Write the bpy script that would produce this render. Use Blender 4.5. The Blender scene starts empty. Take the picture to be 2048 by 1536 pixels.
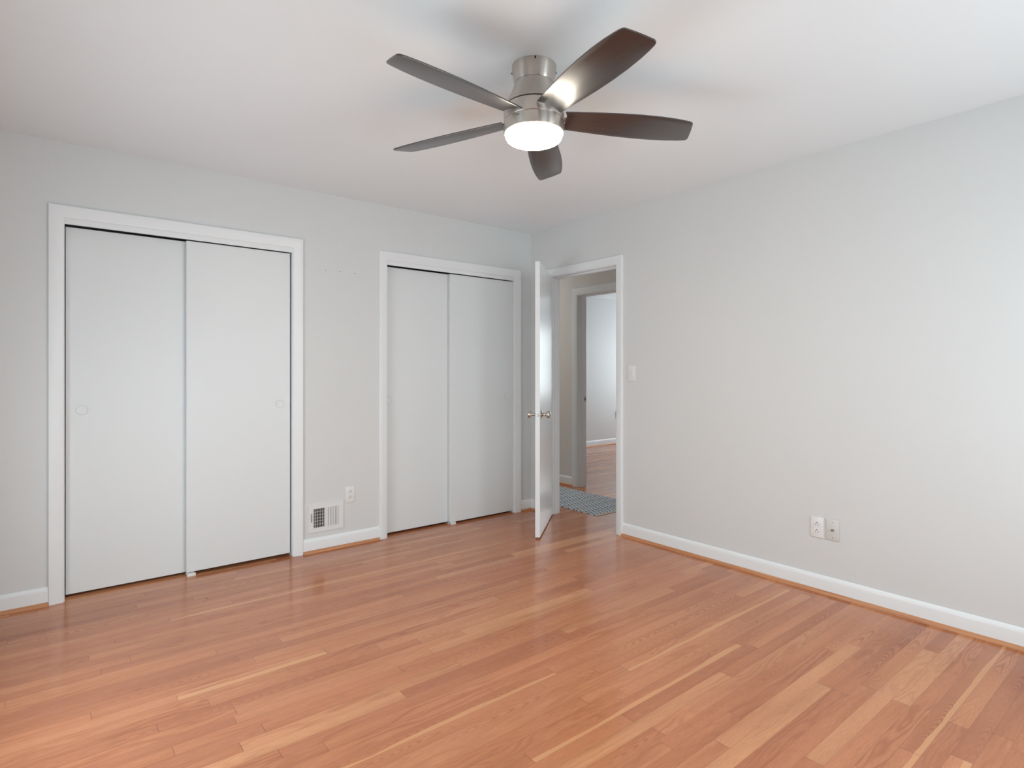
import bpy, bmesh, math, random
from mathutils import Vector, Matrix
random.seed(7)
S = bpy.context.scene
C = S.collection

# ------------------------------------------------------------------ camera
cam_d = bpy.data.cameras.new('camera'); cam = bpy.data.objects.new('camera', cam_d); C.objects.link(cam)
cam.location = (-3.3312, -3.8692, 1.2223)
cam.rotation_euler = (math.radians(90), 0, -0.67732)
cam_d.sensor_width = 36; cam_d.lens = 1148.64/2048*36
cam_d.shift_y = (743.19-768)/2048
cam_d.clip_start = 0.05
S.camera = cam

# ------------------------------------------------------------------ world, exposure
S.view_settings.view_transform = 'Standard'
S.view_settings.look = 'None'
S.view_settings.exposure = 0.0
S.view_settings.gamma = 1.0
S.view_settings.use_curve_mapping = False
S.cycles.max_bounces = 16
S.cycles.diffuse_bounces = 10
S.cycles.sample_clamp_indirect = 6
W = bpy.data.worlds.new('overcast_sky'); S.world = W; W.use_nodes = True
wn = W.node_tree.nodes; wl = W.node_tree.links
bg = wn['Background']
tc = wn.new('ShaderNodeTexCoord'); sx = wn.new('ShaderNodeSeparateXYZ'); rp = wn.new('ShaderNodeValToRGB')
wl.new(tc.outputs['Generated'], sx.inputs[0]); 
mr = wn.new('ShaderNodeMapRange'); mr.inputs['From Min'].default_value = -0.3; mr.inputs['From Max'].default_value = 0.3
wl.new(sx.outputs['Z'], mr.inputs['Value']); wl.new(mr.outputs[0], rp.inputs[0]); wl.new(rp.outputs[0], bg.inputs[0])
e = rp.color_ramp.elements
e[0].position = 0.42; e[0].color = (0.80, 0.90, 0.955, 1)
e[1].position = 0.56; e[1].color = (0.85, 0.955, 1.005, 1)
bg.inputs[1].default_value = 7.15
W.cycles.sampling_method = 'AUTOMATIC'

RX, RY, H = -3.76, -4.35, 2.44          # room extents: x RX..0, y RY..0
# window openings: back wall (u = x), side wall (u = y)
WIN_BACK = (-1.20, -0.42, 0.55, 1.95)
WIN_SIDE = (-2.45, -1.00, 0.30, 1.30)
WIN_BACK_FILL = (-2.50, -1.60, 0.35, 1.60)  # added opening, never in view, to even out the daylight
WIN_ROOM2 = (0.5, 2.4, 0.75, 2.05)

def portal(name, loc, rot, w, h):
    d = bpy.data.lights.new(name, 'AREA'); d.shape = 'RECTANGLE'; d.size = w; d.size_y = h
    d.cycles.is_portal = True
    o = bpy.data.objects.new(name, d); C.objects.link(o); o.location = loc; o.rotation_euler = rot
def wc(w): return (w[0]+w[1])/2, (w[2]+w[3])/2, w[1]-w[0], w[3]-w[2]
for nm, w in (('window_daylight', WIN_BACK), ('window_daylight', WIN_BACK_FILL)):
    u, z, a, b = wc(w); portal(nm, (u, RY-0.10, z), (math.radians(90), 0, 0), a, b)       # -Z points to +Y
for w in (WIN_SIDE,):
    u, z, a, b = wc(w); portal('window_daylight', (RX-0.10, u, z), (math.radians(90), 0, math.radians(-90)), a, b)
u, z, a, b = wc(WIN_ROOM2); portal('window_daylight', (5.35, u, z), (math.radians(90), 0, math.radians(90)), a, b)

# ------------------------------------------------------------------ helpers
def new_mat(name):
    m = bpy.data.materials.new(name); m.use_nodes = True
    return m, m.node_tree.nodes, m.node_tree.links, m.node_tree.nodes['Principled BSDF']
def N(ns, t, **k):
    n = ns.new(t)
    for a, v in k.items(): setattr(n, a, v)
    return n
def paint(name, col, rough, bump=0.03, scale=180, mottled=0.015, spec=0.5):
    m, ns, ls, b = new_mat(name)
    t = N(ns, 'ShaderNodeTexCoord')
    n1 = N(ns, 'ShaderNodeTexNoise'); n1.inputs['Scale'].default_value = scale; n1.inputs['Detail'].default_value = 3
    n2 = N(ns, 'ShaderNodeTexNoise'); n2.inputs['Scale'].default_value = 1.7
    ls.new(t.outputs['Object'], n1.inputs['Vector']); ls.new(t.outputs['Object'], n2.inputs['Vector'])
    bp = N(ns, 'ShaderNodeBump'); bp.inputs['Strength'].default_value = bump; bp.inputs['Distance'].default_value = 0.002
    ls.new(n1.outputs['Fac'], bp.inputs['Height']); ls.new(bp.outputs[0], b.inputs['Normal'])
    mx = N(ns, 'ShaderNodeMix', data_type='RGBA')
    mx.inputs[6].default_value = (*[c*(1-mottled) for c in col], 1); mx.inputs[7].default_value = (*[min(1, c*(1+mottled)) for c in col], 1)
    ls.new(n2.outputs['Fac'], mx.inputs[0]); ls.new(mx.outputs[2], b.inputs['Base Color'])
    b.inputs['Roughness'].default_value = rough; b.inputs['Specular IOR Level'].default_value = spec
    return m
def plain(name, col, rough=0.5, metal=0.0, emit=None, es=0.0):
    m, ns, ls, b = new_mat(name)
    b.inputs['Base Color'].default_value = (*col, 1); b.inputs['Roughness'].default_value = rough; b.inputs['Metallic'].default_value = metal
    if emit: b.inputs['Emission Color'].default_value = (*emit, 1); b.inputs['Emission Strength'].default_value = es
    return m
M = {}
M['wall'] = paint('wall_paint', (0.682, 0.704, 0.708), 0.55, 0.05)
M['ceiling'] = paint('ceiling_paint', (0.815, 0.868, 0.892), 0.9, 0.05, spec=0.2)
M['trim'] = paint('trim_paint', (0.815, 0.848, 0.865), 0.35, 0.02, 60)
M['closet'] = paint('closet_door_paint', (0.745, 0.783, 0.795), 0.38, 0.02, 90)
M['door'] = paint('door_paint', (0.80, 0.835, 0.85), 0.22, 0.05, 14)
M['hallwall'] = paint('hall_wall_paint', (0.70, 0.685, 0.655), 0.6, 0.05)
M['plastic'] = plain('white_plastic', (0.78, 0.79, 0.79), 0.3)
M['almond'] = plain('pale_grey_plastic', (0.66, 0.66, 0.64), 0.35)
M['dark'] = plain('dark_slot', (0.02, 0.02, 0.02), 0.8)
M['duct'] = plain('dark_duct', (0.006, 0.006, 0.007), 0.9)
M['screw'] = plain('screw_metal', (0.35, 0.35, 0.34), 0.35, 0.9)
M['nailgrey'] = plain('nail_hole_grey', (0.18, 0.18, 0.18), 0.7)
M['vent'] = plain('vent_enamel', (0.76, 0.77, 0.78), 0.4)
M['nickel'] = plain('polished_nickel', (0.62, 0.57, 0.52), 0.16, 1.0)
M['plate'] = plain('satin_plate', (0.55, 0.55, 0.55), 0.35, 1.0)

def brushed():
    m, ns, ls, b = new_mat('brushed_nickel')
    t = N(ns, 'ShaderNodeTexCoord'); mp = N(ns, 'ShaderNodeMapping'); mp.inputs['Scale'].default_value = (3, 3, 900)
    n = N(ns, 'ShaderNodeTexNoise'); n.inputs['Scale'].default_value = 1.0; n.inputs['Detail'].default_value = 4
    ls.new(t.outputs['Object'], mp.inputs[0]); ls.new(mp.outputs[0], n.inputs['Vector'])
    mr = N(ns, 'ShaderNodeMapRange'); mr.inputs['To Min'].default_value = 0.30; mr.inputs['To Max'].default_value = 0.40
    ls.new(n.outputs['Fac'], mr.inputs['Value']); ls.new(mr.outputs[0], b.inputs['Roughness'])
    b.inputs['Base Color'].default_value = (0.66, 0.615, 0.56, 1); b.inputs['Metallic'].default_value = 1.0
    b.inputs['Anisotropic'].default_value = 0.9; b.inputs['Anisotropic Rotation'].default_value = 0.25
    tg = N(ns, 'ShaderNodeTangent', direction_type='RADIAL', axis='Z'); ls.new(tg.outputs[0], b.inputs['Tangent'])
    return m
M['brushed'] = brushed()

def blade_mat():
    m, ns, ls, b = new_mat('walnut_blade')
    t = N(ns, 'ShaderNodeTexCoord'); mp = N(ns, 'ShaderNodeMapping'); mp.inputs['Scale'].default_value = (4, 90, 90)
    n = N(ns, 'ShaderNodeTexNoise'); n.inputs['Scale'].default_value = 1.0; n.inputs['Detail'].default_value = 5
    ls.new(t.outputs['Object'], mp.inputs[0]); ls.new(mp.outputs[0], n.inputs['Vector'])
    r = N(ns, 'ShaderNodeValToRGB'); e = r.color_ramp.elements
    e[0].position = 0.35; e[0].color = (0.013, 0.0075, 0.007, 1); e[1].position = 0.7; e[1].color = (0.031, 0.017, 0.014, 1)
    ls.new(n.outputs['Fac'], r.inputs[0]); ls.new(r.outputs[0], b.inputs['Base Color'])
    b.inputs['Roughness'].default_value = 0.45; b.inputs['Specular IOR Level'].default_value = 0.5; b.inputs['Coat Weight'].default_value = 1.0; b.inputs['Coat IOR'].default_value = 1.75; b.inputs['Coat Roughness'].default_value = 0.32
    return m
M['blade'] = blade_mat()

def glow():
    m, ns, ls, b = new_mat('lit_frosted_glass')
    b.inputs['Base Color'].default_value = (0.9, 0.88, 0.82, 1); b.inputs['Roughness'].default_value = 0.4
    b.inputs['Emission Color'].default_value = (1.0, 0.91, 0.75, 1); b.inputs['Emission Strength'].default_value = 75.0
    return m
M['glow'] = glow()

def floor_mat(name, bw=0.0572):
    m, ns, ls, b = new_mat(name)
    def math_(op, a, c=None, d=None):
        n = N(ns, 'ShaderNodeMath', operation=op)
        for i, v in enumerate((a, c, d)):
            if v is None: continue
            if isinstance(v, (int, float)): n.inputs[i].default_value = v
            else: ls.new(v, n.inputs[i])
        return n.outputs[0]
    def comb(x, y, z=0.0):
        n = N(ns, 'ShaderNodeCombineXYZ')
        for i, v in enumerate((x, y, z)):
            if isinstance(v, (int, float)): n.inputs[i].default_value = v
            else: ls.new(v, n.inputs[i])
        return n.outputs[0]
    def noise(vec, scale=1.0, detail=2.0, rough=0.5, dist=0.0):
        n = N(ns, 'ShaderNodeTexNoise'); ls.new(vec, n.inputs['Vector'])
        n.inputs['Scale'].default_value = scale; n.inputs['Detail'].default_value = detail
        n.inputs['Roughness'].default_value = rough; n.inputs['Distortion'].default_value = dist
        return n.outputs['Fac']
    def wnoise(vec):
        n = N(ns, 'ShaderNodeTexWhiteNoise', noise_dimensions='3D'); ls.new(vec, n.inputs['Vector']); return n
    def ramp(fac, stops):
        n = N(ns, 'ShaderNodeValToRGB'); ls.new(fac, n.inputs[0]); cr = n.color_ramp
        while len(cr.elements) < len(stops): cr.elements.new(0.5)
        for el, (p, c) in zip(cr.elements, stops): el.position = p; el.color = (*c, 1) if len(c) == 3 else c
        return n.outputs[0]
    def mix(fac, a, c, mode='MIX'):
        n = N(ns, 'ShaderNodeMix', data_type='RGBA', blend_type=mode)
        if isinstance(fac, (int, float)): n.inputs[0].default_value = fac
        else: ls.new(fac, n.inputs[0])
        for i, v in ((6, a), (7, c)):
            if isinstance(v, tuple): n.inputs[i].default_value = (*v, 1)
            else: ls.new(v, n.inputs[i])
        return n.outputs[2]
    t = N(ns, 'ShaderNodeTexCoord'); sp = N(ns, 'ShaderNodeSeparateXYZ'); ls.new(t.outputs['Object'], sp.inputs[0])
    x, y = sp.outputs['X'], sp.outputs['Y']
    yr = math_('DIVIDE', y, bw); row = math_('FLOOR', yr); fy = math_('FRACT', yr)
    rw = wnoise(comb(row, 3.7, 1.1)); sc = N(ns, 'ShaderNodeSeparateColor'); ls.new(rw.outputs['Color'], sc.inputs[0])
    L = math_('MULTIPLY_ADD', sc.outputs[0], 1.1, 0.70)
    warp = noise(comb(math_('MULTIPLY', x, 0.9), math_('MULTIPLY', row, 5.3)), 1.0, 1.0)
    xw = math_('ADD', x, math_('MULTIPLY', warp, 0.9))
    xr = math_('ADD', math_('DIVIDE', xw, L), math_('MULTIPLY', sc.outputs[1], 17.0))
    col = math_('FLOOR', xr); fx = math_('FRACT', xr)
    pid = wnoise(comb(row, col, 0.5)); pc = N(ns, 'ShaderNodeSeparateColor'); ls.new(pid.outputs['Color'], pc.inputs[0])
    r1, r2, r3 = pc.outputs[0], pc.outputs[1], pc.outputs[2]
    base = ramp(r1, [(0.0, (0.43, 0.160, 0.078)), (0.25, (0.475, 0.182, 0.086)), (0.6, (0.515, 0.203, 0.096)), (0.88, (0.555, 0.236, 0.115)), (1.0, (0.61, 0.288, 0.142))])
    off = math_('MULTIPLY', r2, 37.0)
    # broad tonal streaks along the board
    g0 = noise(comb(math_('MULTIPLY_ADD', x, 1.1, off), math_('MULTIPLY_ADD', y, 14.0, math_('MULTIPLY', r3, 50.0))), 1.0, 2.0)
    base = mix(1.0, base, ramp(g0, [(0.25, (0.84, 0.80, 0.78)), (0.5, (1.0, 1.0, 1.0)), (0.75, (1.10, 1.14, 1.16))]), 'MULTIPLY')
    # cathedral figure: distorted growth rings
    dn = noise(comb(math_('MULTIPLY_ADD', x, 2.6, off), math_('MULTIPLY_ADD', y, 16.0, off)), 1.0, 1.5)
    ph = math_('ADD', math_('MULTIPLY', y, math_('MULTIPLY_ADD', r3, 160.0, 120.0)), math_('MULTIPLY', dn, math_('MULTIPLY_ADD', r2, 55.0, 12.0)))
    yc = math_('SUBTRACT', fy, math_('MULTIPLY_ADD', r1, 0.5, 0.25))
    arch = math_('ADD', math_('MULTIPLY', x, math_('MULTIPLY_ADD', r2, 110.0, 70.0)), math_('MULTIPLY', math_('MULTIPLY', yc, yc), math_('MULTIPLY_ADD', r2, 110.0, 70.0)))
    arch = math_('ADD', arch, math_('MULTIPLY', dn, 42.0))
    isar = math_('GREATER_THAN', r3, 0.68)
    ph = math_('ADD', math_('MULTIPLY', ph, math_('SUBTRACT', 1.0, isar)), math_('MULTIPLY', arch, isar))
    sn = math_('MULTIPLY_ADD', math_('SINE', ph), 0.5, 0.5)
    sn = math_('POWER', sn, 2.2)
    fine = noise(comb(math_('MULTIPLY', x, 22.0), math_('MULTIPLY', y, 420.0)), 1.0, 3.0, 0.6)
    patch = N_step(ns, ls, noise(comb(math_('MULTIPLY_ADD', x, 1.6, off), math_('MULTIPLY', row, 2.3)), 1.0, 1.0), 0.40, 0.62)
    sn = math_('MULTIPLY', sn, math_('MULTIPLY_ADD', patch, 0.85, 0.15))
    amt = math_('MULTIPLY', sn, math_('MULTIPLY', math_('MULTIPLY_ADD', r3, 0.55, 0.22), math_('MULTIPLY_ADD', fine, 0.9, 0.35)))
    base = mix(amt, base, mix(1.0, base, (0.55, 0.40, 0.33), 'MULTIPLY'))
    base = mix(1.0, base, ramp(fine, [(0.3, (0.86, 0.83, 0.81)), (0.62, (1.05, 1.05, 1.05))]), 'MULTIPLY')
    # sapwood: a pale yellow edge on some boards
    edge = math_('ADD', fy, math_('MULTIPLY', math_('SUBTRACT', noise(comb(math_('MULTIPLY_ADD', x, 2.3, off), math_('MULTIPLY', row, 3.1)), 1.0, 2.0), 0.5), 1.0))
    sap = math_('MULTIPLY', math_('GREATER_THAN', r2, 0.88), math_('LESS_THAN', edge, 0.34))
    base = mix(math_('MULTIPLY', sap, 0.62), base, (0.70, 0.37, 0.175))
    # gaps between boards and at the butt joints
    gy = math_('MINIMUM', fy, math_('SUBTRACT', 1.0, fy))
    gx = math_('MULTIPLY', math_('MINIMUM', fx, math_('SUBTRACT', 1.0, fx)), L)
    gapy = math_('SUBTRACT', 1.0, N_step(ns, ls, gy, 0.004, 0.022)); gapx = math_('SUBTRACT', 1.0, N_step(ns, ls, gx, 0.0005, 0.0016))
    gap = math_('MAXIMUM', math_('MULTIPLY', gapy, math_('MULTIPLY_ADD', sc.outputs[2], 0.35, 0.12)), math_('MULTIPLY', gapx, 0.55))
    base = mix(gap, base, (0.10, 0.035, 0.016))
    # small knots
    vo = N(ns, 'ShaderNodeTexVoronoi'); vo.inputs['Scale'].default_value = 1.0; ls.new(comb(math_('MULTIPLY', x, 2.4), math_('MULTIPLY', y, 4.5)), vo.inputs['Vector'])
    kn = math_('LESS_THAN', vo.outputs['Distance'], 0.014)
    base = mix(math_('MULTIPLY', kn, 0.55), base, (0.10, 0.04, 0.02))
    ls.new(base, b.inputs['Base Color'])
    rn = noise(t.outputs['Object'], 3.0, 3.0)
    ls.new(math_('MULTIPLY_ADD', rn, 0.08, 0.12), b.inputs['Roughness'])
    b.inputs['Specular IOR Level'].default_value = 0.5
    bp = N(ns, 'ShaderNodeBump'); bp.inputs['Strength'].default_value = 0.25; bp.inputs['Distance'].default_value = 0.0006
    hgt = math_('SUBTRACT', math_('MULTIPLY', fine, 0.15), math_('MULTIPLY', gap, 1.0))
    und = noise(comb(math_('MULTIPLY', x, 2.0), math_('MULTIPLY', y, 9.0)), 1.0, 1.0)
    hgt = math_('ADD', hgt, math_('MULTIPLY', und, 1.2))
    ls.new(hgt, bp.inputs['Height']); ls.new(bp.outputs[0], b.inputs['Normal'])
    return m
def N_step(ns, ls, v, lo, hi):
    n = ns.new('ShaderNodeMapRange'); n.interpolation_type = 'SMOOTHSTEP'
    n.inputs['From Min'].default_value = lo; n.inputs['From Max'].default_value = hi; ls.new(v, n.inputs['Value']); return n.outputs[0]
M['floor'] = floor_mat('oak_strip_floor')

def shoe_mat():
    m, ns, ls, b = new_mat('oak_shoe_moulding')
    t = N(ns, 'ShaderNodeTexCoord'); mp = N(ns, 'ShaderNodeMapping'); mp.inputs['Scale'].default_value = (3, 3, 300)
    n = N(ns, 'ShaderNodeTexNoise'); n.inputs['Scale'].default_value = 1.0; n.inputs['Detail'].default_value = 4
    ls.new(t.outputs['Object'], mp.inputs[0]); ls.new(mp.outputs[0], n.inputs['Vector'])
    r = N(ns, 'ShaderNodeValToRGB'); e = r.color_ramp.elements
    e[0].position = 0.3; e[0].color = (0.42, 0.16, 0.065, 1); e[1].position = 0.7; e[1].color = (0.62, 0.30, 0.14, 1)
    ls.new(n.outputs['Fac'], r.inputs[0]); ls.new(r.outputs[0], b.inputs['Base Color']); b.inputs['Roughness'].default_value = 0.35
    return m
M['shoe'] = shoe_mat()

def obj(name, bm, mat=None, parent=None, loc=None, rot=None, smooth=None, **props):
    me = bpy.data.meshes.new(name); bmesh.ops.recalc_face_normals(bm, faces=bm.faces); bm.to_mesh(me); bm.free()
    if mat is not None:
        for mm in (mat if isinstance(mat, (list, tuple)) else [mat]): me.materials.append(mm)
    if smooth is not None:
        for p in me.polygons: p.use_smooth = True
        me.set_sharp_from_angle(angle=math.radians(smooth))
    o = bpy.data.objects.new(name, me); C.objects.link(o)
    if parent is not None: o.parent = parent
    if loc is not None: o.location = loc
    if rot is not None: o.rotation_euler = rot
    for k, v in props.items(): o[k] = v
    return o
def empty(name, loc, rot=(0, 0, 0), **props):
    o = bpy.data.objects.new(name, None); C.objects.link(o); o.location = loc; o.rotation_euler = rot; o.empty_display_size = 0.05
    for k, v in props.items(): o[k] = v
    return o
def box(bm, x0, x1, y0, y1, z0, z1, bev=0.0, seg=2):
    g = bmesh.ops.create_cube(bm, size=1.0, matrix=Matrix.Translation(((x0+x1)/2, (y0+y1)/2, (z0+z1)/2)) @ Matrix.Diagonal((abs(x1-x0), abs(y1-y0), abs(z1-z0), 1)))
    if bev > 0:
        es = list({e for v in g['verts'] for e in v.link_edges})
        bmesh.ops.bevel(bm, geom=es, offset=bev, segments=seg, profile=0.5, affect='EDGES')
    return bm
def boxm(*a, **k): return box(bmesh.new(), *a, **k)
def lathe(bm, prof, n=64, mat=None):
    """profile (r, z) around Z, optional matrix"""
    rings = []
    for r, z in prof:
        if r < 1e-6: rings.append([bm.verts.new((0, 0, z))])
        else: rings.append([bm.verts.new((r*math.cos(2*math.pi*i/n), r*math.sin(2*math.pi*i/n), z)) for i in range(n)])
    for a, c in zip(rings, rings[1:]):
        for i in range(n):
            j = (i+1) % n
            if len(a) == 1 and len(c) == 1: continue
            if len(a) == 1: bm.faces.new((a[0], c[i], c[j]))
            elif len(c) == 1: bm.faces.new((a[i], c[0], a[j]))
            else: bm.faces.new((a[i], c[i], c[j], a[j]))
    if mat is not None: bmesh.ops.transform(bm, matrix=mat, verts=[v for r_ in rings for v in r_])
    return bm
def slab(name, axis, c0, c1, u0, u1, z0, z1, holes, mat, **props):
    """wall slab with rectangular holes; axis 'x' or 'y' = thickness axis (c0..c1)"""
    us = sorted({u0, u1, *[h[0] for h in holes], *[h[1] for h in holes]}); zs = sorted({z0, z1, *[h[2] for h in holes], *[h[3] for h in holes]})
    bm = bmesh.new(); vc = {}
    def V(i, j, k):
        if (i, j, k) not in vc:
            c = (c0, c1)[k]; vc[i, j, k] = bm.verts.new((c, us[i], zs[j]) if axis == 'x' else (us[i], c, zs[j]))
        return vc[i, j, k]
    def solid(i, j):
        if i < 0 or j < 0 or i >= len(us)-1 or j >= len(zs)-1: return False
        u, z = (us[i]+us[i+1])/2, (zs[j]+zs[j+1])/2
        return not any(h[0] < u < h[1] and h[2] < z < h[3] for h in holes)
    for i in range(len(us)-1):
        for j in range(len(zs)-1):
            if not solid(i, j): continue
            for k in (0, 1): bm.faces.new((V(i, j, k), V(i+1, j, k), V(i+1, j+1, k), V(i, j+1, k)))
            for (di, dj, a, c) in ((-1, 0, (i, j), (i, j+1)), (1, 0, (i+1, j), (i+1, j+1)), (0, -1, (i, j), (i+1, j)), (0, 1, (i, j+1), (i+1, j+1))):
                if not solid(i+di, j+dj): bm.faces.new((V(*a, 0), V(*c, 0), V(*c, 1), V(*a, 1)))
    return obj(name, bm, mat, kind='structure', **props)
def st(label, cat): return dict(kind='structure', label=label, category=cat)
def lb(label, cat): return dict(label=label, category=cat)

# local wall frames: a function (u, d, z) -> world, d = distance out of the wall into the room
def FL(u, d, z): return (u, -d, z)             # left (closet) wall, y = 0
def FR(u, d, z): return (-d, u, z)             # right wall, x = 0
def FH(u, d, z): return (1.016-d, u, z)        # far hall wall
def casing(name, F, u0, u1, ztop, w=0.062, props=None, prof=None, zb=0.0):
    prof = prof or [(0.0, 0.0), (0.0, 0.008), (0.004, 0.0105), (0.016, 0.0125), (0.036, 0.0165), (0.052, 0.0185), (w-0.003, 0.0175), (w, 0.0145), (w, 0.0)]
    bm = bmesh.new(); rings = []
    for st_ in range(4):
        r = []
        for a, d in prof:
            u = (u0-a) if st_ < 2 else (u1+a); z = zb if st_ in (0, 3) else ztop+a
            r.append(bm.verts.new(F(u, d, z)))
        rings.append(r)
    for a, c in zip(rings, rings[1:]):
        for i in range(len(prof)-1): bm.faces.new((a[i], a[i+1], c[i+1], c[i]))
    bm.faces.new(rings[0]); bm.faces.new(rings[3])
    return obj(name, bm, M['trim'], smooth=25, **(props or {}))
def run(name, F, u0, u1, prof, mat, props, m0=0.0, m1=0.0):
    """extrude a (d, z) profile along a wall; m0 / m1 = mitre slopes at the ends"""
    bm = bmesh.new()
    a = [bm.verts.new(F(u0+m0*d, d, z)) for d, z in prof]; c = [bm.verts.new(F(u1+m1*d, d, z)) for d, z in prof]
    n = len(prof)
    for i in range(n): bm.faces.new((a[i], a[(i+1) % n], c[(i+1) % n], c[i]))
    bm.faces.new(a); bm.faces.new(c)
    return obj(name, bm, mat, smooth=30, **props)
BASE = [(0, 0.003), (0.0125, 0.003), (0.0125, 0.072), (0.0115, 0.080), (0.0085, 0.089), (0.005, 0.094), (0.002, 0.096), (0, 0.096)]
SHOE = [(0.0127, 0.0)] + [(0.0127+0.0145*math.cos(a), 0.0185*math.sin(a)) for a in [math.radians(x) for x in range(0, 91, 15)]]

# ------------------------------------------------------------------ setting: shell
WT = 0.12
C1 = (-3.275, -2.080, 2.040)   # closet openings (u0, u1, top)
C2 = (-1.402, -0.192, 2.040)
DO = (-0.988, -0.240, 2.032)   # room door opening along y
slab('wall_left', 'y', 0.0, WT, RX-WT, 0.0, 0.0, H, [(C1[0], C1[1], -1, C1[2]), (C2[0], C2[1], -1, C2[2])], M['wall'],
     label='light grey painted wall holding the two white closets', category='wall')
slab('wall_right', 'x', 0.0, 0.11, RY, 3.6, 0.0, H, [(DO[0], DO[1], -1, DO[2])], M['wall'],
     label='long light grey wall with the open doorway and wall plates', category='wall')
slab('wall_back', 'y', RY-WT, RY, RX-WT, 0.11, 0.0, H, [WIN_BACK, WIN_BACK_FILL], M['wall'], label='light grey wall with windows behind the viewpoint', category='wall')
slab('wall_side', 'x', RX-WT, RX, RY, 0.0, 0.0, H, [WIN_SIDE], M['wall'], label='light grey side wall with a window left of the viewpoint', category='wall')
# closet interiors
bm = bmesh.new()
box(bm, -3.40, -0.05, WT+0.62, WT+0.67, 0, H); box(bm, -3.45, -3.40, WT, WT+0.67, 0, H); box(bm, -0.05, 0.0, WT, WT+0.67, 0, H); box(bm, -1.78, -1.70, WT, WT+0.62, 0, H)
obj('wall_closet', bm, M['wall'], **st('inner closet walls behind the sliding doors', 'wall'))
# floors and ceilings (floor runs on into hall and far room)
obj('floor', boxm(RX-WT, 5.5, RY-WT, 3.8, -0.05, 0.0), M['floor'], **st('orange-brown oak strip floor running through room and hall', 'floor'))
obj('ceiling', boxm(RX-WT, 5.5, RY-WT, 3.8, H, H+0.05), M['ceiling'], **st('smooth white ceiling', 'ceiling'))
# hall and far room
D2 = (-0.33, 0.425, 2.030)
slab('wall_hall', 'x', 1.016, 1.136, -2.2, 3.6, 0.0, H, [(D2[0], D2[1], -1, D2[2])], M['hallwall'], label='beige-grey hall wall beyond the open door', category='wall')
slab('wall_hall_end', 'y', -2.3, -2.2, 0.11, 1.136, 0.0, H, [], M['hallwall'], label='near end wall of the hall', category='wall')
slab('wall_hall_far', 'y', 3.5, 3.6, 0.11, 1.136, 0.0, H, [], M['hallwall'], label='far end wall of the hall', category='wall')
slab('wall_far_room', 'y', 2.62, 2.74, 1.136, 5.4, 0.0, H, [], M['wall'], label='pale blue-grey wall of the room across the hall', category='wall')
slab('wall_far_room_side', 'x', 5.3, 5.42, -1.3, 2.62, 0.0, H, [WIN_ROOM2], M['wall'], label='window wall of the room across the hall', category='wall')
slab('wall_far_room_back', 'y', -1.42, -1.3, 1.136, 5.42, 0.0, H, [], M['wall'], label='near wall of the room across the hall', category='wall')

# windows (outside the frame, they carry the daylight)
def window(name, F, w, label):
    u0, u1, z0, z1 = w
    e_ = empty(name, F((u0+u1)/2, 0, z0), **st(label, 'window')); inv = Matrix.Translation(e_.location).inverted()
    def P(nm, boxes):
        bm = bmesh.new()
        for (a0, a1, d0, d1, b0, b1) in boxes:
            p, q = F(a0, d0, b0), F(a1, d1, b1)
            box(bm, min(p[0], q[0]), max(p[0], q[0]), min(p[1], q[1]), max(p[1], q[1]), b0, b1)
        bmesh.ops.transform(bm, matrix=inv, verts=bm.verts); return obj(nm, bm, M['trim'], e_)
    t = 0.04
    P('window_frame', [(u0, u0+t, -0.09, -0.03, z0, z1), (u1-t, u1, -0.09, -0.03, z0, z1), (u0+t, u1-t, -0.09, -0.03, z0, z0+t), (u0+t, u1-t, -0.09, -0.03, z1-t, z1)])
    zm = (z0+z1)/2; P('window_sash', [(u0+t, u1-t, -0.08, -0.04, zm-0.02, zm+0.02)])
    P('window_sill', [(u0-0.06, u1+0.06, 0.001, 0.05, z0-0.03, z0)])
    return e_
def FB(u, d, z): return (u, RY+d, z)
def FS(u, d, z): return (RX+d, u, z)
def FR2(u, d, z): return (5.3-d, u, z)
window('window_1', FB, WIN_BACK, 'white window in the wall opposite the closets, nearer the door wall')
window('window_2', FB, WIN_BACK_FILL, 'white window in the wall opposite the closets, behind the viewpoint')
window('window_3', FS, WIN_SIDE, 'white window in the side wall nearer the closets')
window('window_4', FR2, WIN_ROOM2, 'white window of the room across the hall')

# ------------------------------------------------------------------ closets
def closet(op, k, names):
    u0, u1, zt = op
    casing('trim_%d' % k, FL, u0, u1, zt, 0.064, st('white casing framing the %s closet' % names, 'door casing'))
    # jamb lining with the track fascia
    bm = bmesh.new()
    box(bm, u0, u0+0.004, -0.001, WT, 0, zt); box(bm, u1-0.004, u1, -0.001, WT, 0, zt); box(bm, u0+0.004, u1-0.004, -0.001, WT, zt-0.004, zt)
    box(bm, u0+0.004, u1-0.004, 0.000, 0.010, zt-0.031, zt-0.004)
    obj('trim_%d' % (k+1), bm, M['trim'], **st('white jamb and track fascia inside the %s closet opening' % names, 'door jamb'))
closet(C1, 1, 'wide left'); closet(C2, 3, 'right')
def finger_pull(parent, x, y, z):
    # shallow cup in a ring, axis along -Y
    bm = lathe(bmesh.new(), [(0.0, -0.0015), (0.0, -0.0015), (0.018, -0.0012), (0.0225, 0.0), (0.0240, 0.0022), (0.0262, 0.0024), (0.0275, 0.0010), (0.0280, 0.0)][1:], 40, Matrix.Rotation(math.radians(90), 4, 'X'))
    return obj('finger_pull', bm, M['closet'], parent, loc=(x, y, z), smooth=40)
def closet_door(name, x0, x1, y0, ztop, pull_x, label, zb=0.016):
    th = 0.032
    e_ = empty(name, ((x0+x1)/2, y0, 0), **st(label, 'closet door'))
    w = (x1-x0)/2; 
    obj('door_panel', boxm(-w, w, 0, th, zb, ztop, bev=0.0012, seg=1), M['closet'], e_)
    finger_pull(e_, pull_x-(x0+x1)/2, -0.0015, 1.012)
    return e_
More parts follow.
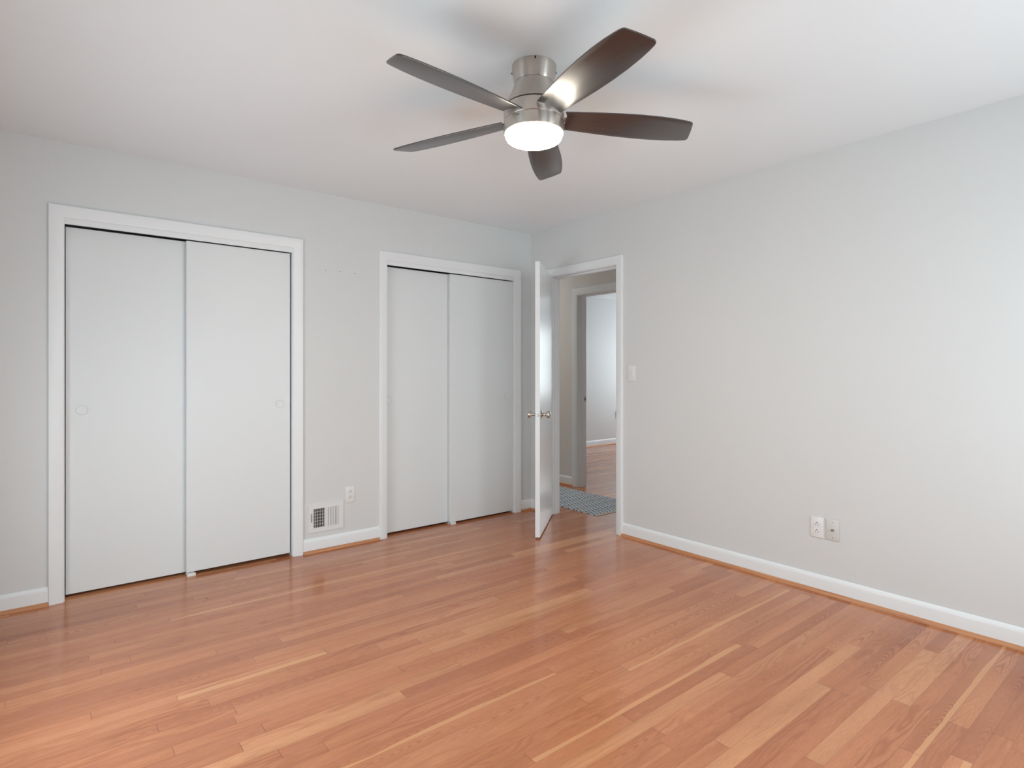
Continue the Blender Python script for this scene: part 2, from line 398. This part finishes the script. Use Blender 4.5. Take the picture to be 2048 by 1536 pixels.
closet_door('door_1', -3.266, -2.665, 0.056, 2.005, -3.195, 'white sliding closet door, leftmost, behind its neighbour')
closet_door('door_2', -2.697, -2.093, 0.018, 2.0045, -2.158, 'white sliding closet door on the right side of the wide left closet', 0.022)
closet_door('door_3', -1.397, -0.800, 0.056, 2.005, -1.360, 'white sliding closet door of the right closet, left one, nearer the wall vent')
closet_door('door_4', -0.838, -0.198, 0.018, 2.0035, -0.270, 'white sliding closet door nearest the room corner, half in shade')
def guide(x, y, label):
    bm = bmesh.new(); pr = [(-0.004, 0), (-0.004, 0.014), (-0.002, 0.016), (0.004, 0.016), (0.006, 0.014), (0.006, 0.004), (0.041, 0.004), (0.041, 0.012), (0.044, 0.012), (0.044, 0.004), (0.080, 0.004), (0.080, 0)]
    a_ = [bm.verts.new((-0.022, p, q)) for p, q in pr]; c_ = [bm.verts.new((0.022, p, q)) for p, q in pr]
    for i in range(len(pr)): j = (i+1) % len(pr); bm.faces.new((a_[i], a_[j], c_[j], c_[i]))
    bm.faces.new(a_); bm.faces.new(c_)
    obj('floor_guide', bm, M['plastic'], loc=(x, y, 0), group='plastic guides under the closet doors', **lb(label, 'door guide'))
guide(-2.672, 0.010, 'small white plastic floor guide under the wide left closet doors')
guide(-0.815, 0.010, 'small white plastic floor guide under the right closet doors')

# ------------------------------------------------------------------ baseboards and shoe mouldings
bsegs = [('left', FL, RX, C1[0]-0.064, 'left of the wide closet', 0, 0), ('left', FL, C1[1]+0.064, C2[0]-0.064, 'between the two closets', 0, 0), ('left', FL, C2[1]+0.064, 0.0, 'between the right closet and the corner', 0, -1),
         ('right', FR, DO[1]+0.062, 0.0, 'behind the open door', 0, -1), ('right', FR, RY, DO[0]-0.062, 'along the long right wall', 0, 0)]
k = 5
for side, F, a, c, where, m0, m1 in bsegs:
    run('baseboard_'+side, F, a, c, BASE, M['trim'], st('white baseboard '+where, 'baseboard'), m0, m1)
    run('trim_%d' % k, F, a+0.002, c, SHOE, M['shoe'], st('orange-brown quarter-round moulding '+where, 'shoe moulding'), m0, m1); k += 1
# hall and far room baseboards
run('baseboard_hall', FH, D2[1]+0.066, 3.4, BASE, M['trim'], st('white baseboard in the hall left of the far doorway', 'baseboard'))
run('trim_%d' % k, FH, D2[1]+0.066, 3.4, SHOE, M['shoe'], st('quarter-round moulding in the hall', 'shoe moulding')); k += 1
def F2(u, d, z): return (u, 2.62-d, z)
run('baseboard_far', F2, 1.14, 5.29, BASE, M['trim'], st('white baseboard in the room across the hall', 'baseboard'))
run('trim_%d' % k, F2, 1.14, 5.29, SHOE, M['shoe'], st('quarter-round moulding in the room across the hall', 'shoe moulding')); k += 1

# ------------------------------------------------------------------ door frame, room door
casing('trim_%d' % k, FR, DO[0], DO[1], DO[2], 0.062, st('white casing around the open bedroom doorway', 'door casing')); k += 1
def FRh(u, d, z): return (0.11+d, u, z)
casing('trim_%d' % k, FRh, DO[0], DO[1], DO[2], 0.062, st('white casing on the hall side of the bedroom doorway', 'door casing')); k += 1
fr = empty('trim_%d' % k, (0.055, DO[0], 0), **st('white jamb with stop strip inside the bedroom doorway', 'door jamb')); k += 1
bm = bmesh.new(); y0, y1, zt = 0.0, DO[1]-DO[0], DO[2]
box(bm, -0.055, 0.055, y0, y0+0.006, 0, zt); box(bm, -0.055, 0.055, y1-0.006, y1, 0, zt); box(bm, -0.055, 0.055, y0+0.006, y1-0.006, zt-0.006, zt)
obj('jamb', bm, M['trim'], fr)
bm = bmesh.new()
box(bm, -0.015, 0.020, y0+0.006, y0+0.018, 0, zt-0.018); box(bm, -0.015, 0.020, y1-0.018, y1-0.006, 0, zt-0.018); box(bm, -0.015, 0.020, y0+0.006, y1-0.006, zt-0.018, zt-0.006)
obj('door_stop', bm, M['trim'], fr)
bm = bmesh.new(); box(bm, -0.060, -0.022, 0.0055, 0.0075, 0.868, 0.926); box(bm, -0.068, -0.058, 0.004, 0.009, 0.876, 0.918, bev=0.002)
obj('strike_plate', bm, M['plate'], fr)

DW, DTH, DH = 0.742, 0.035, 2.015
dx, dy = -0.545-0.025, -0.730+0.255
ang = math.atan2(dy, dx)           # leaf direction from the hinge
door = empty('door_5', (0.018, -0.262, 0.0), (0, 0, ang), **st('white flush bedroom door standing open into the room', 'door'))
# local +X along the leaf, visible face at local y = 0..; thickness towards -Y local (away from viewer side)
obj('door_leaf', boxm(0, DW, -DTH, 0, 0.012, 0.012+DH, bev=0.0015, seg=1), M['door'], door)
def knob(side):
    bm = bmesh.new()
    lathe(bm, [(0.0, 0.0), (0.0325, 0.0), (0.0325, 0.003), (0.028, 0.007), (0.018, 0.010), (0.0125, 0.014), (0.0115, 0.028), (0.0135, 0.034), (0.021, 0.039), (0.0265, 0.046), (0.0275, 0.054), (0.0245, 0.062), (0.017, 0.068), (0.007, 0.0705), (0.0, 0.071)], 40,
          Matrix.Rotation(math.radians(-90 if side > 0 else 90), 4, 'X'))
    return bm
for s in (1, -1):
    kb = obj('door_knob', knob(s), M['nickel'], door, loc=(DW-0.060, 0.0 if s > 0 else -DTH, 0.905), smooth=40)
    kb['label'] = 'polished nickel knob'
bm = bmesh.new(); box(bm, DW-0.001, DW+0.0012, -DTH/2-0.0125, -DTH/2+0.0125, 0.876, 0.934, bev=0.0005, seg=1); box(bm, DW, DW+0.011, -DTH/2-0.006, -DTH/2+0.006, 0.894, 0.915, bev=0.002)
obj('latch_plate', bm, M['plate'], door, label='satin metal latch plate')
for z in (0.22, 1.02, 1.80):
    bm = lathe(bmesh.new(), [(0, -0.045), (0.006, -0.045), (0.006, 0.045), (0, 0.045)], 16, Matrix.Translation((-0.004, -0.006, z)))
    obj('hinge', bm, M['plate'], door, smooth=40)

# far doorway (hall to second room)
casing('trim_%d' % k, FH, D2[0], D2[1], D2[2], 0.075, st('white casing of the doorway across the hall', 'door casing'),
       prof=[(0.0, 0.0), (0.0, 0.010), (0.010, 0.014), (0.050, 0.018), (0.071, 0.018), (0.075, 0.014), (0.075, 0.0)]); k += 1
fr2 = empty('trim_%d' % k, (1.076, D2[0], 0), **st('white jamb of the doorway across the hall', 'door jamb')); k += 1
y0, y1, zt = 0.0, D2[1]-D2[0], D2[2]
bm = bmesh.new(); box(bm, -0.060, 0.060, y0, y0+0.006, 0, zt); box(bm, -0.060, 0.060, y1-0.006, y1, 0, zt); box(bm, -0.060, 0.060, y0+0.006, y1-0.006, zt-0.006, zt)
obj('jamb', bm, M['trim'], fr2)
bm = bmesh.new(); box(bm, -0.020, 0.016, y0+0.006, y0+0.018, 0, zt-0.018); box(bm, -0.020, 0.016, y1-0.018, y1-0.006, 0, zt-0.018); box(bm, -0.020, 0.016, y0+0.006, y1-0.006, zt-0.018, zt-0.006)
obj('door_stop', bm, M['trim'], fr2)
bm = bmesh.new(); box(bm, 0.022, 0.060, y1-0.0085, y1-0.0055, 0.900, 0.960); sp_ = obj('strike_plate', bm, M['plate'], fr2)
bm = bmesh.new(); box(bm, 0.034, 0.046, y1-0.0095, y1-0.0080, 0.917, 0.943); obj('strike_hole', bm, M['dark'], sp_, label='dark latch hole')

# ------------------------------------------------------------------ wall plates and vent
def plate_empty(name, F, u, z, **p):
    rot = (0, 0, 0) if F is FL else (0, 0, math.radians(90))   # local -Y points out of wall FL ; for FR: local -Y -> -X? rotate -90
    if F is FR: rot = (0, 0, math.radians(-90))
    return empty(name, F(u, 0, z), rot, **p)
def wall_plate(parent, mat, w=0.070, h=0.115):
    bm = boxm(-w/2, w/2, -0.0055, 0.0, -h/2, h/2, bev=0.0035, seg=3)
    return obj('cover_plate', bm, mat, parent, smooth=40)
def screw(parent, z, mat, r=0.0032, y=-0.0056):
    bm = lathe(bmesh.new(), [(0, 0), (r, 0), (r*0.9, 0.0008), (0, 0.0012)], 16, Matrix.Translation((0, y, z)) @ Matrix.Rotation(math.radians(90), 4, 'X'))
    return obj('screw', bm, mat, parent, smooth=40)
def outlet(F, u, z, label):
    e_ = plate_empty('power_outlet', F, u, z, group='duplex power outlets', **lb(label, 'power outlet'))
    wall_plate(e_, M['plastic'])
    for s in (1, -1):
        cz = s*0.0195
        bm = bmesh.new(); n = 32
        for yy in (-0.0050, -0.0068):
            pass
        ring0 = []; ring1 = []
        for i in range(n):
            a = 2*math.pi*i/n; xx = 0.0170*math.cos(a); zz = max(-0.0125, min(0.0125, 0.0170*math.sin(a)))
            ring0.append(bm.verts.new((xx, -0.0050, cz+zz))); ring1.append(bm.verts.new((xx, -0.0068, cz+zz)))
        bm.faces.new(ring1)
        for i in range(n): bm.faces.new((ring0[i], ring0[(i+1) % n], ring1[(i+1) % n], ring1[i]))
        sk = obj('socket', bm, M['plastic'], e_)
        bm = bmesh.new(); box(bm, -0.0078, -0.0056, -0.0071, -0.0060, cz-0.0075, cz+0.0015); box(bm, 0.0052, 0.0074, -0.0071, -0.0060, cz-0.0085, cz+0.0015)
        lathe(bm, [(0, 0), (0.0028, 0), (0.0028, 0.0010), (0, 0.0010)], 14, Matrix.Translation((0, -0.0062, cz+0.0068)) @ Matrix.Rotation(math.radians(90), 4, 'X'))
        obj('pin_slots', bm, M['dark'], sk, label='dark pin slots')
    screw(e_, 0.0, M['plastic'])
    return e_
outlet(FL, -1.685, 0.358, 'white duplex power outlet above the floor vent on the closet wall')
outlet(FR, -2.442, 0.356, 'white duplex power outlet on the long right wall beside the cable plate')
e_ = plate_empty('cable_plate', FR, -2.524, 0.357, **lb('pale grey coaxial cable wall plate right of the power outlet', 'cable plate'))
wall_plate(e_, M['almond']); screw(e_, 0.042, M['screw']); screw(e_, -0.042, M['screw'])
bm = lathe(bmesh.new(), [(0.0, 0.0), (0.0072, 0.0), (0.0072, 0.003), (0.0048, 0.003), (0.0048, 0.011), (0.0030, 0.011), (0.0028, 0.006), (0, 0.006)], 6*4, Matrix.Translation((0, -0.0055, 0)) @ Matrix.Rotation(math.radians(90), 4, 'X'))
obj('coaxial_jack', bm, M['screw'], e_, smooth=30, label='threaded metal coaxial jack')
e_ = plate_empty('light_switch', FR, -1.134, 1.209, **lb('white toggle light switch right of the open doorway', 'light switch'))
wall_plate(e_, M['plastic'])
bm = bmesh.new(); box(bm, -0.005, 0.005, -0.0066, -0.005, -0.012, 0.012)
obj('toggle_slot', bm, M['almond'], e_)
bm = boxm(-0.0042, 0.0042, -0.013, 0.0, -0.005, 0.005, bev=0.0015); bmesh.ops.transform(bm, matrix=Matrix.Translation((0, -0.005, 0.003)) @ Matrix.Rotation(math.radians(-28), 4, 'X'), verts=bm.verts)
obj('toggle', bm, M['plastic'], e_)
screw(e_, 0.030, M['plastic']); screw(e_, -0.030, M['plastic'])

# floor-level wall register
VX0, VX1, VZ0, VZ1 = -1.981, -1.736, 0.134, 0.323
vent = empty('wall_vent', ((VX0+VX1)/2, 0, (VZ0+VZ1)/2), **lb('white metal wall vent beside the left closet casing', 'wall vent'))
hw, hh = (VX1-VX0)/2, (VZ1-VZ0)/2; iw, ih = 0.088, 0.064
bm = bmesh.new()
box(bm, -hw, -iw, -0.008, 0, -hh, hh); box(bm, iw, hw, -0.008, 0, -hh, hh); box(bm, -iw, iw, -0.008, 0, ih, hh); box(bm, -iw, iw, -0.008, 0, -hh, -ih); box(bm, -0.008, 0.006, -0.008, 0, -ih, ih)
bmesh.ops.remove_doubles(bm, verts=bm.verts, dist=1e-5)
obj('vent_frame', bm, M['vent'], vent)
obj('duct_back', boxm(-iw, iw, -0.0012, -0.0004, -ih, ih), M['duct'], vent, label='black duct behind the fins')
def fins(x0, x1, n, tilt, nm):
    g = bmesh.new()
    for i in range(n):
        xc = x0+(i+0.5)*(x1-x0)/n
        b2 = boxm(-0.0006, 0.0006, -0.0045, 0.0045, -ih, ih); me_ = bpy.data.meshes.new('tmp')
        bmesh.ops.transform(b2, matrix=Matrix.Translation((xc, -0.0062, 0)) @ Matrix.Rotation(math.radians(tilt), 4, 'Z'), verts=b2.verts)
        b2.to_mesh(me_); b2.free(); g.from_mesh(me_); bpy.data.meshes.remove(me_)
    return obj(nm, g, M['vent'], vent)
fins(-iw, -0.008, 7, -42, 'louvre_fins')
fins(0.006, iw, 7, 60, 'louvre_fins')
bm = bmesh.new()
for zz in (-0.042, -0.021, 0.0, 0.021, 0.042): box(bm, -iw, -0.008, -0.0030, -0.0022, zz-0.0012, zz+0.0012)
obj('damper_bars', bm, M['vent'], vent)
bm = bmesh.new(); box(bm, -0.104, -0.100, -0.0165, -0.0082, -0.022, 0.034, bev=0.001, seg=1)
obj('damper_lever', bm, M['screw'], vent)
for xx in (-0.108, 0.105):
    bm = lathe(bmesh.new(), [(0, 0), (0.003, 0), (0.0025, 0.0012), (0, 0.0015)], 12, Matrix.Translation((xx, -0.008, 0.0 if xx > 0 else -0.045)) @ Matrix.Rotation(math.radians(90), 4, 'X'))
    obj('screw', bm, M['vent'], vent, smooth=40)

# three holes left by nails in the wall, built as small grey studs
for (x, z), w in zip(((-1.857, 1.917), (-1.756, 1.919), (-1.651, 1.917)), ('leftmost', 'middle', 'rightmost')):
    bm = lathe(bmesh.new(), [(0, 0), (0.0032, 0), (0.0028, 0.0012), (0, 0.0018)], 12, Matrix.Rotation(math.radians(90), 4, 'X'))
    obj('nail', bm, M['nailgrey'], loc=(x, 0, z), group='small nails in the wall between the closets', smooth=40, **lb(w+' of three small grey nails high between the closets', 'nail'))

# ------------------------------------------------------------------ rug in the hall
def rug_mat():
    m, ns, ls, b = new_mat('woven_blue_rug')
    t = N(ns, 'ShaderNodeTexCoord'); sp = N(ns, 'ShaderNodeSeparateXYZ'); ls.new(t.outputs['Object'], sp.inputs[0])
    def mt(op, a, c=None, d=None):
        n = N(ns, 'ShaderNodeMath', operation=op)
        for i, v in enumerate((a, c, d)):
            if v is None: continue
            if isinstance(v, (int, float)): n.inputs[i].default_value = v
            else: ls.new(v, n.inputs[i])
        return n.outputs[0]
    x, y = sp.outputs['X'], sp.outputs['Y']
    pr = mt('FRACT', mt('DIVIDE', y, 0.135))                     # band period along the rug
    fine = mt('FRACT', mt('DIVIDE', y, 0.0197)); cx = mt('FRACT', mt('ADD', mt('DIVIDE', x, 0.040), mt('MULTIPLY', mt('FLOOR', mt('DIVIDE', y, 0.0394)), 0.5)))
    dash = mt('MULTIPLY', mt('LESS_THAN', cx, 0.46), mt('LESS_THAN', fine, 0.70))
    navy = mt('MULTIPLY', mt('GREATER_THAN', pr, 0.13), mt('LESS_THAN', pr, 0.24))
    cream = mt('LESS_THAN', pr, 0.13)
    cream2 = mt('GREATER_THAN', pr, 0.93)
    def mix(f, a, c):
        n = N(ns, 'ShaderNodeMix', data_type='RGBA')
        ls.new(f, n.inputs[0])
        for i, v in ((6, a), (7, c)):
            if isinstance(v, tuple): n.inputs[i].default_value = (*v, 1)
            else: ls.new(v, n.inputs[i])
        return n.outputs[2]
    c = mix(dash, (0.74, 0.79, 0.82), (0.055, 0.10, 0.19))
    dn = mt('LESS_THAN', cx, 0.72)
    c = mix(mt('MULTIPLY', navy, dn), c, (0.035, 0.055, 0.10)); c = mix(cream, c, (0.78, 0.78, 0.74)); c = mix(cream2, c, (0.10, 0.14, 0.20))
    endb = mt('LESS_THAN', y, -0.775); c = mix(endb, c, (0.66, 0.62, 0.54))
    ls.new(c, b.inputs['Base Color']); b.inputs['Roughness'].default_value = 0.95; b.inputs['Specular IOR Level'].default_value = 0.1
    bp = N(ns, 'ShaderNodeBump'); bp.inputs['Distance'].default_value = 0.002; bp.inputs['Strength'].default_value = 0.8
    ls.new(mt('ADD', mt('SINE', mt('MULTIPLY', x, 420.0)), mt('SINE', mt('MULTIPLY', y, 424.0))), bp.inputs['Height']); ls.new(bp.outputs[0], b.inputs['Normal'])
    return m
bm = bmesh.new(); nx, ny = 40, 104; LW, LL = 0.625, 1.60
vs = [[None]*(ny+1) for _ in range(nx+1)]; vb = [[None]*(ny+1) for _ in range(nx+1)]
for i in range(nx+1):
    for j in range(ny+1):
        u, v = i/nx, j/ny; e_x = 0.004*math.sin(v*90)*((u < 0.02) or (u > 0.98))
        xx = (u-0.5)*LW+e_x; yy = (v-0.5)*LL; ed = min(u, 1-u)*LW; ed2 = min(v, 1-v)*LL
        zz = 0.007-0.004*max(0, 1-min(ed, ed2)/0.012)+0.0007*math.sin(xx*60)*math.sin(yy*110)
        vs[i][j] = bm.verts.new((xx, yy, zz)); vb[i][j] = bm.verts.new((xx, yy, 0.0005))
for i in range(nx):
    for j in range(ny): bm.faces.new((vs[i][j], vs[i+1][j], vs[i+1][j+1], vs[i][j+1])); bm.faces.new((vb[i][j], vb[i][j+1], vb[i+1][j+1], vb[i+1][j]))
for i in range(nx):
    for j in (0, ny): bm.faces.new((vs[i][j], vs[i+1][j], vb[i+1][j], vb[i][j]))
for j in range(ny):
    for i in (0, nx): bm.faces.new((vs[i][j], vs[i][j+1], vb[i][j+1], vb[i][j]))
obj('rug', bm, rug_mat(), loc=(0.578, -0.546+LL/2, 0), rot=(0, 0, 0), smooth=60, **lb('blue and cream woven striped runner rug on the hall floor', 'rug'))

# fill lamp on the hall ceiling (added to brighten the hall, out of view)
hl = empty('hall_ceiling_lamp', (0.56, 1.9, H), **lb('flush white ceiling lamp in the hall', 'ceiling lamp'))
obj('lamp_base', lathe(bmesh.new(), [(0, 0), (0.15, 0), (0.15, -0.02), (0, -0.02)], 40), M['trim'], hl, smooth=40)
obj('lamp_shade', lathe(bmesh.new(), [(0.14, -0.02), (0.135, -0.05), (0.10, -0.08), (0.05, -0.095), (0, -0.10)], 40), plain('hall_lamp_glass', (0.9, 0.88, 0.84), 0.4, 0, (1.0, 0.96, 0.91), 58.0), hl, smooth=60)

# ------------------------------------------------------------------ ceiling fan
fan = empty('ceiling_fan', (-1.824, -2.135, H), **lb('five-blade ceiling fan, dark walnut blades, brushed nickel body, lit round lamp', 'ceiling fan'))
def Z(z): return z-H
def body(nm, prof, mat, par=fan, seg=96):
    return obj(nm, lathe(bmesh.new(), [(r, Z(z)) for r, z in prof], seg), mat, par, smooth=35)
can = body('canopy', [(0, 2.4399), (0.0885, 2.4399), (0.0890, 2.437), (0.0885, 2.425), (0.0860, 2.405), (0.0820, 2.385), (0.0795, 2.3715), (0.0785, 2.370), (0, 2.370)], M['brushed'])
body('neck', [(0, 2.3705), (0.0765, 2.3705), (0.0765, 2.3685), (0.0790, 2.3680), (0.0800, 2.362), (0.0830, 2.352), (0.0880, 2.338), (0.0945, 2.322), (0.1020, 2.306), (0.1085, 2.293), (0.1130, 2.284), (0.1145, 2.2800), (0.1120, 2.2790), (0, 2.2790)], M['brushed'])
body('seam_ring', [(0, 2.2792), (0.1080, 2.2792), (0.1080, 2.2735), (0, 2.2735)], M['dark'])
body('motor_housing', [(0, 2.2740), (0.1165, 2.2740), (0.1185, 2.2720), (0.1200, 2.262), (0.1210, 2.245), (0.1210, 2.2205), (0.1195, 2.2190), (0, 2.2190)], M['brushed'])
rim = body('light_rim', [(0, 2.2185), (0.1175, 2.2185), (0.1175, 2.2165), (0.1210, 2.2150), (0.1215, 2.205), (0.1215, 2.180), (0.1205, 2.1725), (0.1180, 2.1700), (0.1150, 2.1700), (0.1150, 2.176), (0, 2.176)], M['brushed'])
body('lamp_glass', [(0.0, 2.174), (0.1140, 2.174), (0.1140, 2.166), (0.1125, 2.157), (0.1080, 2.149), (0.0980, 2.143), (0.0800, 2.139), (0.0500, 2.1365), (0.0, 2.1355)], M['glow'])
# keyhole slot and screws on the canopy, spec mark on the light rim
caz = math.atan2(-3.8692+2.135, -3.3312+1.824)
def on_body(par, nm, az, r, z, w, h, mat, d=0.0016):
    bm = boxm(-d, d*0.3, -w/2, w/2, -h/2, h/2)
    return obj(nm, bm, mat, par, loc=(r*math.cos(az), r*math.sin(az), Z(z)), rot=(0, 0, az))
on_body(can, 'screw_slot', caz+0.06, 0.0890, 2.4315, 0.0055, 0.010, M['dark'])
for da in (1.52, -1.50):
    on_body(can, 'canopy_screw', caz+da, 0.0905, 2.412, 0.006, 0.006, M['screw'], 0.003)
on_body(rim, 'rating_mark', caz-0.55, 0.1217, 2.2060, 0.016, 0.006, plain('grey_print', (0.25, 0.24, 0.22), 0.6), 0.0007)

def blade_mesh():
    # outline: s along blade, two edges (leading +, trailing -)
    up = [(0.118, 0.053), (0.17, 0.058), (0.25, 0.0650), (0.34, 0.0715), (0.43, 0.0750), (0.51, 0.0750), (0.58, 0.0715), (0.63, 0.0665), (0.655, 0.0625), (0.6645, 0.0590), (0.6700, 0.0530), (0.6715, 0.0460)]
    dn = [(0.118, -0.053), (0.17, -0.058), (0.25, -0.0650), (0.34, -0.0710), (0.43, -0.0740), (0.51, -0.0725), (0.57, -0.0680), (0.61, -0.0625), (0.635, -0.0580), (0.6450, -0.0540), (0.6505, -0.0480), (0.6530, -0.0400)]
    root = [(0.118-0.0+0.012*math.cos(a*math.pi/2)-0.012, 0.052*a) for a in (-0.66, -0.33, 0, 0.33, 0.66)]
    # root is a concave arc that follows the housing
    root = [(0.1265, -0.035), (0.1305, -0.018), (0.132, 0.0), (0.1305, 0.018), (0.1265, 0.035)]
    tip = [(0.661, -0.010), (0.667, 0.020)]
    pts = dn + tip + up[::-1] + root[::-1]
    bm = bmesh.new(); th = 0.006
    lo = [bm.verts.new((s, w, -th/2)) for s, w in pts]; f0 = bm.faces.new(lo)
    ex = bmesh.ops.extrude_face_region(bm, geom=[f0]); vs_ = [v for v in ex['geom'] if isinstance(v, bmesh.types.BMVert)]
    bmesh.ops.translate(bm, vec=(0, 0, th), verts=vs_)
    es = [e for e in bm.edges if abs(e.verts[0].co.z-e.verts[1].co.z) < 1e-6]
    bmesh.ops.bevel(bm, geom=es, offset=0.0018, segments=2, profile=0.5, affect='EDGES')
    return bm
PITCH = math.radians(-12.5)
tmpl = None
for kk in range(5):
    az = math.radians(-174.5+72*kk)
    rotm = Matrix.Rotation(az, 4, 'Z') @ Matrix.Rotation(math.radians(1.0), 4, 'Y') @ Matrix.Rotation(PITCH, 4, 'X')
    if tmpl is None:
        bl = obj('blade', blade_mesh(), M['blade'], fan, smooth=30); tmpl = bl
        arm = obj('blade_arm', boxm(0.085, 0.150, -0.016, 0.016, 0.0035, 0.0065, bev=0.001, seg=1), M['brushed'], bl); at = arm
    else:
        bl = tmpl.copy(); C.objects.link(bl); bl.parent = fan; arm = at.copy(); C.objects.link(arm); arm.parent = bl
    bl.location = (0, 0, Z(2.235)); bl.rotation_euler = rotm.to_euler()
